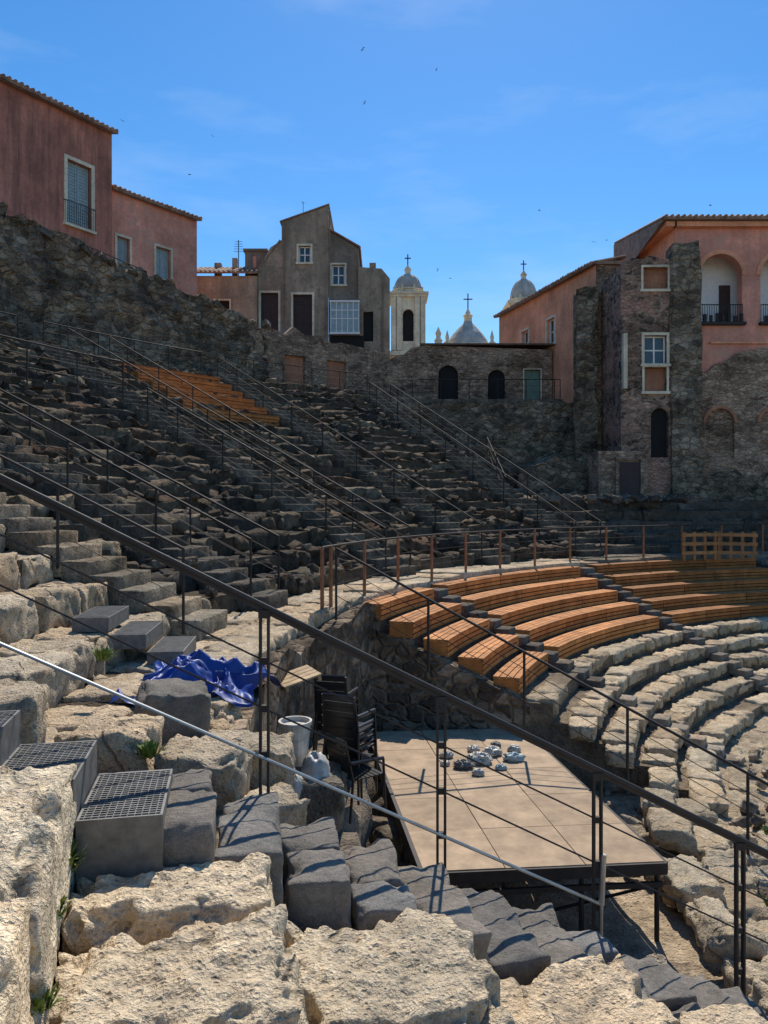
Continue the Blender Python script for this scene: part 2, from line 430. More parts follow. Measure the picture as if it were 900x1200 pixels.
# wooden benches
WOOD=(.66,.25,.07)
def bench(t0,t1,R0,zt,name="wooden_bench",depth=.5,dark=1.0,nf=3,hgt=.30):
    mb=MB(); n=max(3,int((t1-t0)*1.2)); top=depth/4
    cuts=[t0]
    while cuts[-1]<t1-4.5: cuts.append(cuts[-1]+rnd(5.0,7.5))
    cuts=[c for c in cuts if c<t1-1.5]+[t1]
    for a,b in zip(cuts,cuts[1:]):
        nn=max(2,int((b-a)*1.2)); sh=rnd(.85,1.1)
        for j in range(4):
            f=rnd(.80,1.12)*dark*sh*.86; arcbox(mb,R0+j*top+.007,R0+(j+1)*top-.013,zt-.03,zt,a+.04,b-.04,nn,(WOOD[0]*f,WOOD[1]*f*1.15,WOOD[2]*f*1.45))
        hh=hgt/nf
        for j in range(nf):
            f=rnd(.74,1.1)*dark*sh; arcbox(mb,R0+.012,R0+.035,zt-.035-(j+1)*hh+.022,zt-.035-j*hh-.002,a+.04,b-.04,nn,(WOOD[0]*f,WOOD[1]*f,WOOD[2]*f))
    for t in (t0+.05,t1-.15): arcbox(mb,R0+.04,R0+depth-.02,zt-hgt,zt-.032,t,t+.1,1,tuple(c*.8*dark for c in WOOD))
    arcbox(mb,R0+.05,R0+.07,zt-hgt+.01,zt-.04,t0+.3,t1-.3,n,(.04,.022,.012))
    return mb.build(name,m_wood)
for wi,(t0,t1) in enumerate(WED):
    for k in range(1,6):
        bench(t0+.1+rnd(0,.3),t1-.1-rnd(0,.4),Rk(k)+.02,Zk(k),dark=1 if wi<2 else .66)  # right-hand wedges: shade is put into the darker wood colour
for i in range(12,18):
    bench(136.2,143.7-(17-i)*.1,Rrow(i)-.02,Zrow(i)+.06,dark=.8,hgt=.36,depth=.7)

def rough_wall(mb,path,z0,topf,thick,res=.4,amp=.15,c=(1,1,1),freq=.9):
    pts=[V((p[0],p[1],0)) for p in path]; n=len(pts); cols=[]
    for i,p in enumerate(pts):
        d=(pts[min(n-1,i+1)]-pts[max(0,i-1)]).normalized(); nn=V((d.y,-d.x,0)); zt=topf(i/(n-1)); col=[]
        nz=max(2,int((zt-z0)/res))
        prof=[(0,z0+(zt-z0)*k/nz) for k in range(nz+1)]+[(-thick,zt+rnd(-.1,.1))]+[(-thick,z0)]
        for (o,z) in prof:
            w=p+nn*o+EZ*z; w+=noise.noise_vector(w*freq)*amp+noise.noise_vector(w*freq*3)*amp*.5
            col.append(w)
        cols.append((col,nz))
    nz=max(c_[1] for c_ in cols); rows=[]
    for col,_ in cols:
        k=len(col)-3; out=[]
        for j in range(nz+1):
            f=j/nz*k; a=int(min(k-1,math.floor(f))) if k>0 else 0; out.append(col[a].lerp(col[a+1],f-a))
        out+=col[-2:]; rows.append([mb.vert(w,c) for w in out])
    for a,b in zip(rows,rows[1:]):
        for j in range(len(a)-1): mb.f.append([a[j],b[j],b[j+1],a[j+1]]); mb.m.append(0)
    for r_ in (rows[0],rows[-1]): mb.f.append(list(r_)); mb.m.append(0)
def arcpath(R,t0,t1,step=.35):
    n=max(2,int(math.radians(abs(t1-t0))*R/step)); return [tuple(PT(R,t0+(t1-t0)*i/n,0))[:2] for i in range(n+1)]
def linepath(a,b,step=.35):
    L=math.dist(a,b); n=max(2,int(L/step)); return [(a[0]+(b[0]-a[0])*i/n,a[1]+(b[1]-a[1])*i/n) for i in range(n+1)]
m_pit=masonry("pit_masonry",(.12,.09,.065),(.36,.27,.185),(.22,.165,.115),3.0,.08,(1,1,1.3))
mb=MB(); rough_wall(mb,arcpath(19.55,160,192),-5.2,lambda f:-1.95,.3,res=.3,amp=.1)
rough_wall(mb,linepath(tuple(PT(19.6,161.1,0))[:2],tuple(PT(16.3,161.1,0))[:2],.3),-5.2,lambda f:-2.25-f*1.25,.25,res=.3,amp=.06)
mb.build("pit_retaining_wall",m_pit)

mb=MB(); G=[]
n=110
for i in range(n+1):
    row=[]
    for j in range(n+1):
        x=-4+i*28/n; y=-6+j*30/n; p=V((x,y,0)); z=-4.93+noise.noise(p*.7)*.09+noise.noise(p*2.5)*.05
        row.append(mb.vert((x,y,z),(.44,.34,.23)))
    G.append(row)
for i in range(n):
    for j in range(n): mb.f.append([G[i][j],G[i+1][j],G[i+1][j+1],G[i][j+1]]); mb.m.append(0)
mb.build("orchestra_floor",m_earth,smooth=True)
mb=MB(); mb.quad([(-2000,-2000,-5.15),(2000,-2000,-5.15),(2000,2000,-5.15),(-2000,2000,-5.15)],(.2,.17,.13)); mb.build("ground",m_earth)

def rocks(mb,n,xr,yr,zf,sr,colf,seg=(2,2,2)):
    for _ in range(n):
        x=rnd(*xr);y=rnd(*yr);s=rnd(*sr); R=Matrix.Rotation(rnd(0,6.28),3,'Z')@Matrix.Rotation(rnd(-.5,.5),3,'X')@Matrix.Rotation(rnd(-.5,.5),3,'Y')
        block(mb,V((x,y,zf(x,y)+s*.2)),R@EX,R@EY,R@EZ,s*rnd(.8,1.6),s*rnd(.7,1.2),s*rnd(.5,.9),seg,s*.12,s*.14,2/s,colf())
mb=MB()
rocks(mb,60,(-1.35,.2),(6.2,12.2),lambda x,y:-3.6-max(0,(x+.9))*.9,(.12,.4),lambda:vary((.22,.175,.13),.45))
rocks(mb,130,(-1.2,.9),(5.3,9),lambda x,y:-4.2-max(0,x+.3)*.5,(.1,.35),lambda:vary((.17,.14,.105),.5))
rocks(mb,140,(-.4,4.5),(5.4,8),lambda x,y:-4.85,(.06,.28),lambda:vary((.38,.31,.22),.4))
rocks(mb,220,(3.2,8),(6,15),lambda x,y:-4.87,(.04,.24),lambda:vary((.48,.39,.28),.3))
# loose debris lying on the old treads
for _ in range(900):
    i=random.randrange(N); th=rnd(122,177 if i>6 else 170)
    q=PT(Rrow(i)+rnd(.1,.75),th,0); z=Zrow(i)-.04
    rocks(mb,1,(q.x,q.x+.01),(q.y,q.y+.01),lambda x,y:z,(.08,.28),lambda:vary(random.choice([(.26,.2,.14),(.12,.09,.065),(.17,.12,.08)]),.4),(1,1,1))
mb.build("rubble",m_rows,smooth=True)
mb=MB()
block(mb,V((-.9,9.2,-4.35)),EX,EY,EZ,1.3,6,1.7,(8,18,8),.2,.2,1.4,(.22,.175,.13),low=.12)
mb.build("rubble_mound",m_earth,smooth=True)
mb=MB()
rocks(mb,150,(5,12),(29,35),lambda x,y:.1,(.12,.45),lambda:vary((.2,.16,.12),.5))
for s in range(5): rocks(mb,16,(3+s*1.2,5+s*1.6),(35.5,38.5),lambda x,y:.3,(.25,.7),lambda:vary((.2,.16,.12),.5))
for th in [129+i*.35 for i in range(100)]:
    q=PT(38.3+rnd(-.5,.9),th,0); k=8.85+(th-129)*.105
    rocks(mb,1,(q.x,q.x+.1),(q.y,q.y+.1),lambda x,y:k-.1,(.15,.5),lambda:vary((.27,.22,.16),.4))
mb.build("fallen_masonry",m_rows,smooth=False)

# ---------------------------------------------------------------- foreground slabs
t_=V((-.26,.966,0)); p_=V((.966,.26,0))
edges=[-3.2,-2.3,-1.38,-.45,.44,1.34,2.2,3.05,3.9,4.8,5.7]
ztops=[-.45,-.8,-1.22,-1.66,-2.02,-2.40,-2.76,-3.14,-3.55,-3.95]
cuts=[[-2,-.6,.7,2.0,2.9,3.75],[-2,-.8,.5,1.5,2.7,3.75],[-1.6,-.4,.8,1.75,2.55,3.72],[-1.6,-.2,.95,2.45,3.22,3.72],[-2,-.8,.6,1.7,2.75,3.66],[-2,-.8,.6,1.5,2.9,3.62],[-2,-.5,.9,2.2,3.6],[-2,-.5,.9,2.4,3.55],[-2,-.5,.9,2.4,3.5],[-2,-.5,.9,2.4,3.5]]
slab=MB()
for r in range(10):
    s0,s1=edges[r],edges[r+1]
    for a,b in zip(cuts[r],cuts[r][1:]):
        z=ztops[r]+rnd(-.03,.02)
        o=p_*((s0+s1)/2)+t_*((a+b)/2)+EZ*(z-.28)
        an=rnd(-.06,.06); ex=(p_+t_*an).normalized(); ey=(t_-p_*an).normalized()
        big=.5<b and r<7
        block(slab,o,ex,ey,(EZ+p_*rnd(-.02,.02)+t_*rnd(-.03,.03)).normalized(),(s1-s0)*.985+.02,(b-a)*.975,.6,(60,66,20) if big else (6,6,3),.03,.026,2.2,vary((.78,.62,.42),.10),low=.06,fine=.03 if big else .02,chip=.16 if big else .05)
slab.build("foreground_stone_slabs",m_pale,smooth=True)
mb=MB()
for r in range(10):
    s0,s1=edges[r],edges[r+1]
    obox(mb,ZERO,p_,t_,EZ,s0-.02,s1-.1,-2.1,3.45,-5.3,ztops[r]-.2,(.26,.2,.14))
mb.build("foreground_earth_bank",m_earth)

# lava stone staircase
e_=V((.98,.196,0)); f_=V((-.196,.98,0)); S0=V((0,4.2,0))
mb=MB()
x=-1.08
LV=(.26,.23,.195)
while x<6:
    z=-2.06-.5*x; w=.335
    split=random.random()<.5
    base=vary(LV,.2)
    o=S0+e_*(x+rnd(-.01,.01))+f_*rnd(-.04,.04)+EZ*(z-.2+rnd(-.015,.015))
    a=rnd(-.06,.06); ex=(e_+f_*a).normalized(); ey=(f_-e_*a).normalized()
    if split:
        g=rnd(-.1,.1)
        block(mb,o+f_*(-.2+g/2),ex,ey,(EZ+ex*rnd(-.03,.03)).normalized(),w,.385+g,.42,(11,12,9),.014,.008,5,base,fine=.008,chip=.06)
        block(mb,o+f_*(.2+g/2)+e_*rnd(-.02,.02),ex,ey,(EZ+ex*rnd(-.03,.03)).normalized(),w,.385-g,.42,(11,12,9),.014,.008,5,vary(LV,.2),fine=.008,chip=.06)
    else:
        block(mb,o,ex,ey,(EZ+ex*rnd(-.03,.03)+ey*rnd(-.02,.02)).normalized(),w,.8,.42,(11,22,9),.014,.009,5,base,fine=.008,chip=.06)
    x+=.345
mb.build("lava_stone_staircase",m_lava,smooth=True)
mb=MB()
for jj in range(22):
    x=-2.6+jj*.4
    obox(mb,S0,e_,f_,EZ,x,x+.4,-.45,.42,-5.3,-2.06-.5*x-.5,(.13,.11,.09))
mb.build("staircase_foundation",m_pit)
mb=MB()
for (x,y,z,sx,sy,sz) in ((-1.25,5.15,-1.9,.6,.55,.5),(-1.05,5.75,-2.0,.7,.55,.45),(-1.9,5.25,-1.75,.6,.6,.5),(-2.6,4.9,-1.45,.7,.6,.5),(-1.75,7.0,-2.0,.8,.6,.4),(-.75,5.1,-2.12,.4,.5,.4),(-1.45,6.3,-2.05,.45,.4,.4)):
    R=Matrix.Rotation(rnd(-.3,.3),3,'Z'); block(mb,V((x,y,z)),R@e_,R@f_,(EZ+e_*rnd(-.08,.08)).normalized(),sx,sy,sz,(16,16,10),.04,.035,3,vary((.60,.475,.325),.15),low=.05,fine=.03,chip=.15)
mb.build("loose_limestone_blocks",m_pale,smooth=True)

def grating(o,ex,ey,w,d,h,name="steel_grating_step"):
    mb=MB()
    obox(mb,o,ex,ey,EZ,-w/2,w/2,-d/2,-d/2+.012,-h,0); obox(mb,o,ex,ey,EZ,-w/2,w/2,d/2-.012,d/2,-h,0)
    obox(mb,o,ex,ey,EZ,-w/2,-w/2+.012,-d/2+.013,d/2-.013,-h,0); obox(mb,o,ex,ey,EZ,w/2-.012,w/2,-d/2+.013,d/2-.013,-h,0)
    n=int(w/.03)
    for i in range(1,n):
        x=-w/2+w*i/n; obox(mb,o,ex,ey,EZ,x-.0025,x+.0025,-d/2+.013,d/2-.013,-.03,.002)
    n=int(d/.026)
    for i in range(1,n):
        y=-d/2+d*i/n; obox(mb,o,ex,ey,EZ,-w/2+.013,w/2-.013,y-.004,y+.004,-.028,.004)
    obox(mb,o,ex,ey,EZ,-w/2+.02,w/2-.02,-d/2+.02,d/2-.02,-h,-.12,(1,1,1),1)
    return mb.build(name,[m_grate,m_dark])
for (x,z) in ((-1.33,-1.44),(-1.72,-1.26),(-2.1,-1.08),(-2.5,-.9)):
    grating(S0+e_*x+f_*(-.16)+EZ*z,e_,f_,.38,.62,.3)
for jj in range(3): grating(V((-2.5-.42*jj,9.0,-1.66+.19*jj)),V((.99,.1,0)),V((-.1,.99,0)),.4,1.0,.16)

mb=MB(); r3=Matrix.Rotation(.35,3,'Z')@Matrix.Rotation(.12,3,'Y')
block(mb,V((-1.72,6.1,-1.76)),r3@EX,r3@EY,r3@EZ,.54,.62,.62,(14,14,14),.022,.014,5,(.24,.215,.18),fine=.01,chip=.1)
mb.build("lava_stone_block",m_lava,smooth=True)

# tarp: loosely folded sheet
mb=MB(); n=120; G=[]
for i in range(n+1):
    row=[]
    for j in range(n+1):
        u=i/n-.5; v=j/n-.5; ang=math.atan2(v,u); rr=math.hypot(u,v)
        ed=1+noise.noise(V((math.cos(ang)*1.7,math.sin(ang)*1.7,2)))*.5
        q=V((u*2.6,v*3.4,4.1)); q+=noise.noise_vector(q*.8)*.5
        fold=1-abs(noise.noise(q)*2.4); fold2=1-abs(noise.noise(q*2.3)*2.2); fold3=1-abs(noise.noise(q*5)*2)
        z=max(0,.24-rr*.45)+max(0,fold)*.18+max(0,fold2)*.07+fold3*.014-.08
        du=noise.noise(q*1.0+V((9,0,0)))*.09; dv=noise.noise(q*1.0+V((0,9,0)))*.09
        row.append(mb.vert((-1.85+u*1.15*ed+du,7.6+v*1.2*ed+dv,-1.86+z)))
    G.append(row)
for i in range(n):
    for j in range(n): mb.f.append([G[i][j],G[i+1][j],G[i+1][j+1],G[i][j+1]]); mb.m.append(0)
mb.build("blue_tarpaulin",m_tarp,smooth=True)

# stage platform
mb=MB(); NL=V((.43,8.25,-4.0)); ax=V((-.135,.991,0)).normalized(); wx=V((.991,.09,0)).normalized()
W,L=2.72,5.1
for i in range(3):
    for j in range(5):
        f=rnd(.82,1.08); c=(.38*f,.27*f,.17*f)
        obox(mb,NL,wx,ax,EZ,i*W/3+.006,(i+1)*W/3-.006,j*L/5+.004,(j+1)*L/5-.004,-.03,rnd(-.003,.003),c)
obox(mb,NL,wx,ax,EZ,-.02,W+.02,-.03,-.001,-.14,-.01,(.06,.06,.06),1); obox(mb,NL,wx,ax,EZ,-.02,W+.02,L+.001,L+.03,-.14,-.01,(1,1,1),1)
obox(mb,NL,wx,ax,EZ,-.05,-.001,0,L,-.16,.02,(1,1,1),1); obox(mb,NL,wx,ax,EZ,W+.001,W+.04,0,L,-.14,-.01,(1,1,1),1)
for i in range(4):
    for j in range(4):
        q=NL+wx*(.05+i*(W-.1)/3)+ax*(.08+j*(L-.16)/3); tube(mb,q+EZ*-.95,q+EZ*-.031,.03,8,m=1)
for j in range(2):
    tube(mb,NL+wx*.05+ax*.08+EZ*-.8,NL+wx*(W-.05)+ax*.08+EZ*-.3,.018,6,m=1)
for j in range(1,5): obox(mb,NL,wx,ax,EZ,0,W,j*L/5-.02,j*L/5+.02,-.13,-.032,(1,1,1),1)
obox(mb,NL,wx,ax,EZ,.01,W-.01,.01,.05,-.3,-.24,(1,1,1),1)
mb.build("stage_platform",[m_deck,m_rail])

def blob(mb,o,sx,sy,sz,c=(1,1,1),n=16,amp=.25,fr=3,m=0):
    rings=[]; off=V((rnd(0,50),rnd(0,50),0))
    for i in range(n+1):
        ph=math.pi*i/n; ring=[]
        for j in range(n*2):
            t=math.pi*j/n; d=V((math.sin(ph)*math.cos(t),math.sin(ph)*math.sin(t),math.cos(ph)))
            k=1+amp*(1-abs(noise.noise(d*fr+off))*2.4)-amp*.5+.08*noise.noise(d*fr*3+off)
            ring.append(mb.vert(o+V((d.x*sx*k,d.y*sy*k,max(d.z*sz*k,-sz*.6))),c))
        rings.append(ring)
    for a,b in zip(rings,rings[1:]):
        for j in range(n*2): mb.f.append([a[j],a[(j+1)%(n*2)],b[(j+1)%(n*2)],b[j]]); mb.m.append(m)
for (u,v,s,mt) in ((1.5,3.7,.13,m_bag),(1.8,4.05,.11,m_bag),(1.2,3.5,.1,m_grate),(1.55,4.25,.08,m_bag),(2.05,3.75,.1,m_blueg),(1.95,4.4,.08,m_grate),(1.05,4.0,.08,m_bag),(2.2,4.2,.08,m_bag),(1.35,3.2,.07,m_bag),(1.75,3.4,.06,m_blueg),(.95,3.65,.06,m_bag)):
    mb=MB(); blob(mb,NL+wx*(u)+ax*(v-.35)+EZ*(s*.45),s*rnd(1,1.6),s*rnd(.8,1.2),s*.75,amp=.5,fr=4); mb.build("plastic_bag",mt,smooth=True)
for (x,y,z,a_,b_,c_) in ((-.72,8.0,-2.9,.16,.15,.27),(-.93,7.8,-2.98,.12,.12,.2)):
    mb=MB(); blob(mb,V((x,y,z)),a_,b_,c_,amp=.22,fr=2.5); mb.build("rubble_sack",m_bag,smooth=True)
mb=MB(); lathe(mb,-.97,8.3,[(.13,-2.85),(.165,-2.42),(.185,-2.41),(.185,-2.37),(.16,-2.37),(.15,-2.42)],20)
for k in range(10):
    t0,t1=math.pi*k/10,math.pi*(k+1)/10; tube(mb,(-.97+.18*math.cos(t0),8.2-.08*math.sin(t0),-2.42-.14*math.sin(t0)),(-.97+.18*math.cos(t1),8.2-.08*math.sin(t1),-2.42-.14*math.sin(t1)),.005,5)
mb.build("plastic_bucket",m_bag,smooth=False)
mb=MB()
block(mb,V((-.9,8.2,-3.15)),EX,EY,EZ,.9,1.0,.55,(8,8,4),.08,.08,3,(.24,.2,.15)); mb.build("rubble_ledge",m_earth,smooth=True)
mb=MB(); R=Matrix.Rotation(-.25,3,'Y')@Matrix.Rotation(.5,3,'Z')@Matrix.Rotation(.2,3,'X')
o=V((-1.08,9.4,-2.15))
for i in range(4): obox(mb,o,R@EX,R@EY,R@EZ,-.25,.25,-.2+i*.11,-.105+i*.11,0,.02,(.5,.36,.21))
for s in (-.24,.2): obox(mb,o,R@EX,R@EY,R@EZ,s,s+.04,-.2,.21,-.06,-.001,(.42,.3,.18))
mb.build("wooden_pallet",m_wood)

def chair_parts(mb,o,ang):
    R=Matrix.Rotation(ang,3,'Z'); ex,ey=R@EX,R@EY
    P=lambda x,y,z:o+ex*x+ey*y+EZ*z
    for sx in (-.24,.24):
        tube(mb,P(sx,-.22,0),P(sx*.92,-.2,.62),.016,6); tube(mb,P(sx,.26,0),P(sx*.88,.2,.44),.016,6)
        tube(mb,P(sx*.88,.2,.44),P(sx*.85,.3,.88),.016,6)
        tube(mb,P(sx*.92,-.2,.62),P(sx*.9,.24,.64),.022,6)
    tube(mb,P(-.2,.3,.88),P(.2,.3,.88),.018,6)
    for i in range(7): obox(mb,o,ex,ey,EZ,-.21,.21,-.21+i*.06,-.165+i*.06,.43,.445)
    for i in range(6):
        z=.52+i*.06; y=.215+(z-.44)*.2
        obox(mb,o,ex,ey,EZ,-.2,.2,y,y+.014,z,z+.045)
for (x,y,n_,ang) in ((-.40,9.1,4,2.7),(-.62,10.1,4,2.9),(-.3,8.6,1,2.2)):
    for i in range(n_):
        mb=MB(); chair_parts(mb,V((x,y-.03*i,-3.48+.13*i)),ang); mb.build("patio_chair",m_black)
mb=MB()
for i in range(16):
    x,y=rnd(-.6,.35),rnd(6.6,8); z=-4.0-max(0,x+.3)*.5
    R=V((rnd(-1,1),rnd(-1,1),.2)).normalized()
    tube(mb,V((x,y,z+.1)),V((x,y,z+.1))+R*rnd(.15,.3),.04,8); tube(mb,V((x,y,z+.1))+R*.3,V((x,y,z+.1))+R*.36,.015,8)
mb.build("discarded_bottles",m_black)

# ---------------------------------------------------------------- railings placement
def fr(x,h=0): return V((x,4.75+.18*x,-2.06-.528*x+h))
posts=[fr(x) for x in (-2.75,-.727,.363,1.405,2.43,3.45,4.5)]
mb=MB()
a,b=fr(-3.6,1.05),fr(5.2,1.05)
tube(mb,a,b,.019,10); obox(mb,a,(b-a).normalized(),V((0,1,0)),EZ,0,(b-a).length,-.008,.008,-.04,-.018)
for dz in (.33,.62): tube(mb,fr(-3.6,1.05-dz),fr(5.2,1.05-dz),.0065,6)
for q in posts:
    for s in (-.024,.024): box(mb,q.x+s-.007,q.x+s+.007,q.y-.022,q.y+.022,q.z-.25,q.z+1.03)
    for dz in (.33,.62,.9): box(mb,q.x-.018,q.x+.018,q.y-.014,q.y+.014,q.z+1.05-dz-.02,q.z+1.05-dz+.02)
    box(mb,q.x-.035,q.x+.035,q.y-.02,q.y+.02,q.z+.98,q.z+1.03)
mb.build("stair_handrail",m_rail)
mb=MB(); tube(mb,V((-3.4,4.05,-.16)),V((1.42,4.96,-2.62)),.011,8); mb.build("metal_guard_tube",m_steel)
mb=MB(); tube(mb,V((1.42,4.96,-2.62)),V((1.44,4.98,-2.3)),.02,8); tube(mb,V((1.42,4.96,-2.62)),V((1.42,4.97,-2.95)),.012,8); mb.build("tube_bracket",m_steel)

railing("metal_railing",[(-.8,12.7,-1.8),(2.1,12.2,-3.35),(5.3,10.2,-4.9),(8,8.3,-4.95)],1.05,1.75,nw=3)
m_post=flat("rusty_post",(.28,.115,.05),.7,0,.3)
railing("metal_railing",arcpts(19.68,98,165.5,ZW),1.05,1.75,pr=.035,pm=m_post)
railing("metal_railing",arcpts(36.1,121.5,134,5.6,10),1.0,1.6)
railing("metal_railing",arcpts(36.1,136,147.2,5.6,10),1.0,1.6)
railing("metal_railing",arcpts(36.1,148.8,172,5.6,16),1.0,1.6)
railing("metal_railing",arcpts(30.5,149,172,Zrow(12)+.1,16),1.05,1.7,nw=2)
railing("metal_railing",arcpts(26.3,166,182,Zrow(6)+.05,12),1.05,1.7,nw=2)
def stairrail(th,off,i0=0,i1=N,step=2.0):
    a=math.radians(th); et=V((-math.sin(a),math.cos(a),0))
    A=PT(Rrow(i0)-.2,th,Zrow(i0)-RISE/2)+et*off; B=PT(Rrow(i1)-.4,th,Zrow(i1-1))+et*off
    railing("metal_railing",[A,B],1.0,step)
for th,off,i0,i1 in ((122.3,.6,0,17),(122.3,-.6,0,17),(135,.6,0,18),(144.2,0,5,18),(148,.6,0,11),(148,-.6,0,18),(165,.6,0,N),(165,-.6,0,9),(172.3,.6,0,7)):
    stairrail(th,off,i0,i1)
railing("metal_railing",[(0,40.1,5.55),(9.3,40.1,5.55)],1.0,1.5)
railing("metal_railing",[PT(38.3,150,9.9),PT(38.3,144,9.8),PT(38.4,138,9.3)],1.0,1.8)
railing("metal_railing",[PT(25.2,121,.15),PT(28,117,.15),(5,36.8,2.2)],1.0,1.8)
mb=MB()
def barrier(A,B):
    d=(B-A).normalized(); nn=V((d.y,-d.x,0)); L=(B-A).length
    for i in range(4): obox(mb,A,d,nn,EZ,i*(L-.1)/3,i*(L-.1)/3+.1,-.03,.03,-.1,.86,(.36,.17,.07))
    for z in (.1,.4,.7): obox(mb,A,d,nn,EZ,-.05,L+.05,.033,.055,z,z+.11,(.42,.21,.085))
barrier(V((9.9,25.2,-1.8)),V((11.2,25.6,-1.8))); barrier(V((11.25,25.6,-1.8)),V((12.3,25.1,-1.8)))
mb.build("wooden_barrier",m_wood)

# ================================================================= BUILDINGS
def facade(parent,name,p0,p1,z0,z1,ops,mat,thick=.3,tops=None,core=None):
    p0=V((*p0,0));p1=V((*p1,0)); L=(p1-p0).length; u=(p1-p0)/L; n=V((u.y,-u.x,0))
    mb=MB(); W=lambda a,z,d=0:p0+u*a+EZ*z-n*d
    us=sorted(set([0,L]+[o[0] for o in ops]+[o[1] for o in ops])); zs=sorted(set([z0,z1]+[o[2] for o in ops]+[o[3] for o in ops]))
    def inside(a,z): return any(o[0]<a<o[1] and o[2]<z<o[3] for o in ops)
    for a,b in zip(us,us[1:]):
        for c,d in zip(zs,zs[1:]):
            if not inside((a+b)/2,(c+d)/2): mb.quad([W(a,c),W(b,c),W(b,d),W(a,d)])
    if tops:
        for (a,za),(b,zb) in zip(tops,tops[1:]):
            if b-a>1e-3: mb.quad([W(a,z1),W(b,z1),W(b,zb),W(a,za)])
    for o in ops:
        a,b,c,d=o[:4]; arch=o[5]
        mb.quad([W(a,c),W(a,d if not arch else d-(b-a)/2),W(a,d if not arch else d-(b-a)/2,thick),W(a,c,thick)])
        mb.quad([W(b,c),W(b,c,thick),W(b,d if not arch else d-(b-a)/2,thick),W(b,d if not arch else d-(b-a)/2)])
        mb.quad([W(a,c),W(a,c,thick),W(b,c,thick),W(b,c)])
        if not arch: mb.quad([W(a,d),W(b,d),W(b,d,thick),W(a,d,thick)])
        else:
            r=(b-a)/2; cx=(a+b)/2; cz=d-r; K=12
            arc=[(cx-r*math.cos(math.pi*k/K),cz+r*math.sin(math.pi*k/K)) for k in range(K+1)]
            for k in range(K):
                q=arc[k];w=arc[k+1]; mb.quad([W(*q),W(*w),W(*w,thick),W(*q,thick)])
                cor=(a,d) if k<K/2 else (b,d)
                mb.f.append([mb.vert(W(*q)),mb.vert(W(*w)),mb.vert(W(*cor))]); mb.m.append(0)
    if core:
        dd=core; T=tops or [(0,z1),(L,z1)]
        z_l=T[0][1]; z_r=T[-1][1]
        mb.quad([W(0,z0),W(0,z_l),W(0,z_l,dd),W(0,z0,dd)]); mb.quad([W(L,z0),W(L,z0,dd),W(L,z_r,dd),W(L,z_r)])
        mb.quad([W(0,z0,dd),W(0,min(z_l,z_r),dd),W(L,min(z_l,z_r),dd),W(L,z0,dd)])
        for (a,za),(b,zb) in zip(T,T[1:]): mb.quad([W(a,za),W(b,zb),W(b,zb,dd),W(a,za,dd)],m=1)
    ob=mb.build(name,[mat,m_tile],parent)
    fl={'dark':m_dark,'glass':m_glass,'brown':m_brown,'green':m_green,'blue':m_blueg,'brick':m_brick,'white':m_white,'balcony':m_blueg,'masonry':m_niche}
    for o in ops:
        a,b,c,d,kind,arch,fw=o; mm=MB(); t=thick*.75
        def archring(mt,nm):
            mm=MB(); r=(b-a)/2; cx=(a+b)/2; cz=d-r; g=lambda rr,t:(cx-rr*math.cos(t),cz+rr*math.sin(t))
            for k in range(14):
                t0,t1=math.pi*k/14,math.pi*(k+1)/14
                P=[g(r+.002,t0),g(r+.002,t1),g(r+fw,t1),g(r+fw,t0)]
                F=[p0+u*x+EZ*z+n*.05 for x,z in P]; Bk=[p0+u*x+EZ*z-n*.05 for x,z in P]
                mm.quad(F)
                for q in range(4): mm.quad([F[q],F[(q+1)%4],Bk[(q+1)%4],Bk[q]])
            mm.build(nm,mt,parent)
        if kind=='loggia': archring(m_pinkR,"arch_surround"); continue
        obox(mm,p0,u,n,EZ,a-.02,b+.02,-t-.03,-t,c-.02,d+.02)
        if kind in('brown','green','blue','balcony'):
            mid=(a+b)/2
            for (s,e) in ((a+.04,mid-.015),(mid+.015,b-.04)):
                obox(mm,p0,u,n,EZ,s,s+.07,-t,-t+.05,c,d); obox(mm,p0,u,n,EZ,e-.07,e,-t,-t+.05,c,d)
                k=int((d-c)/.14)
                for i in range(k): obox(mm,p0,u,n,EZ,s+.07,e-.07,-t,-t+.03,c+i*.14+.03,c+i*.14+.11)
        mm.build(kind+"_panel",fl[kind],parent)
        if kind=='glass':
            mm=MB(); mid=(a+b)/2; tt=t-.02
            for (s,e,q,w) in ((a,a+.07,c,d),(b-.07,b,c,d),(mid-.035,mid+.035,c,d),(a+.07,mid-.035,d-.07,d),(mid+.035,b-.07,d-.07,d),(a+.07,mid-.035,c,c+.07),(mid+.035,b-.07,c,c+.07),(a+.07,mid-.035,(c+d)/2-.03,(c+d)/2+.03),(mid+.035,b-.07,(c+d)/2-.03,(c+d)/2+.03)):
                obox(mm,p0,u,n,EZ,s,e,-tt-.03,-tt+.03,q,w)
            mm.build("window_sash",m_white,parent)
        if fw and arch: archring(m_brick if kind=='masonry' else m_cream,"arch_surround")
        elif fw:
            mm=MB()
            obox(mm,p0,u,n,EZ,a-fw,a-.002,-.05,.05,c,d); obox(mm,p0,u,n,EZ,b+.002,b+fw,-.05,.05,c,d)
            obox(mm,p0,u,n,EZ,a-fw,b+fw,-.05,.055,d+.002,d+fw)
            obox(mm,p0,u,n,EZ,a-fw-.05,b+fw+.05,-.05,.1,c-.12,c-.002)
            mm.build("window_surround",m_cream,parent)
    return ob,(p0,u,n,L)
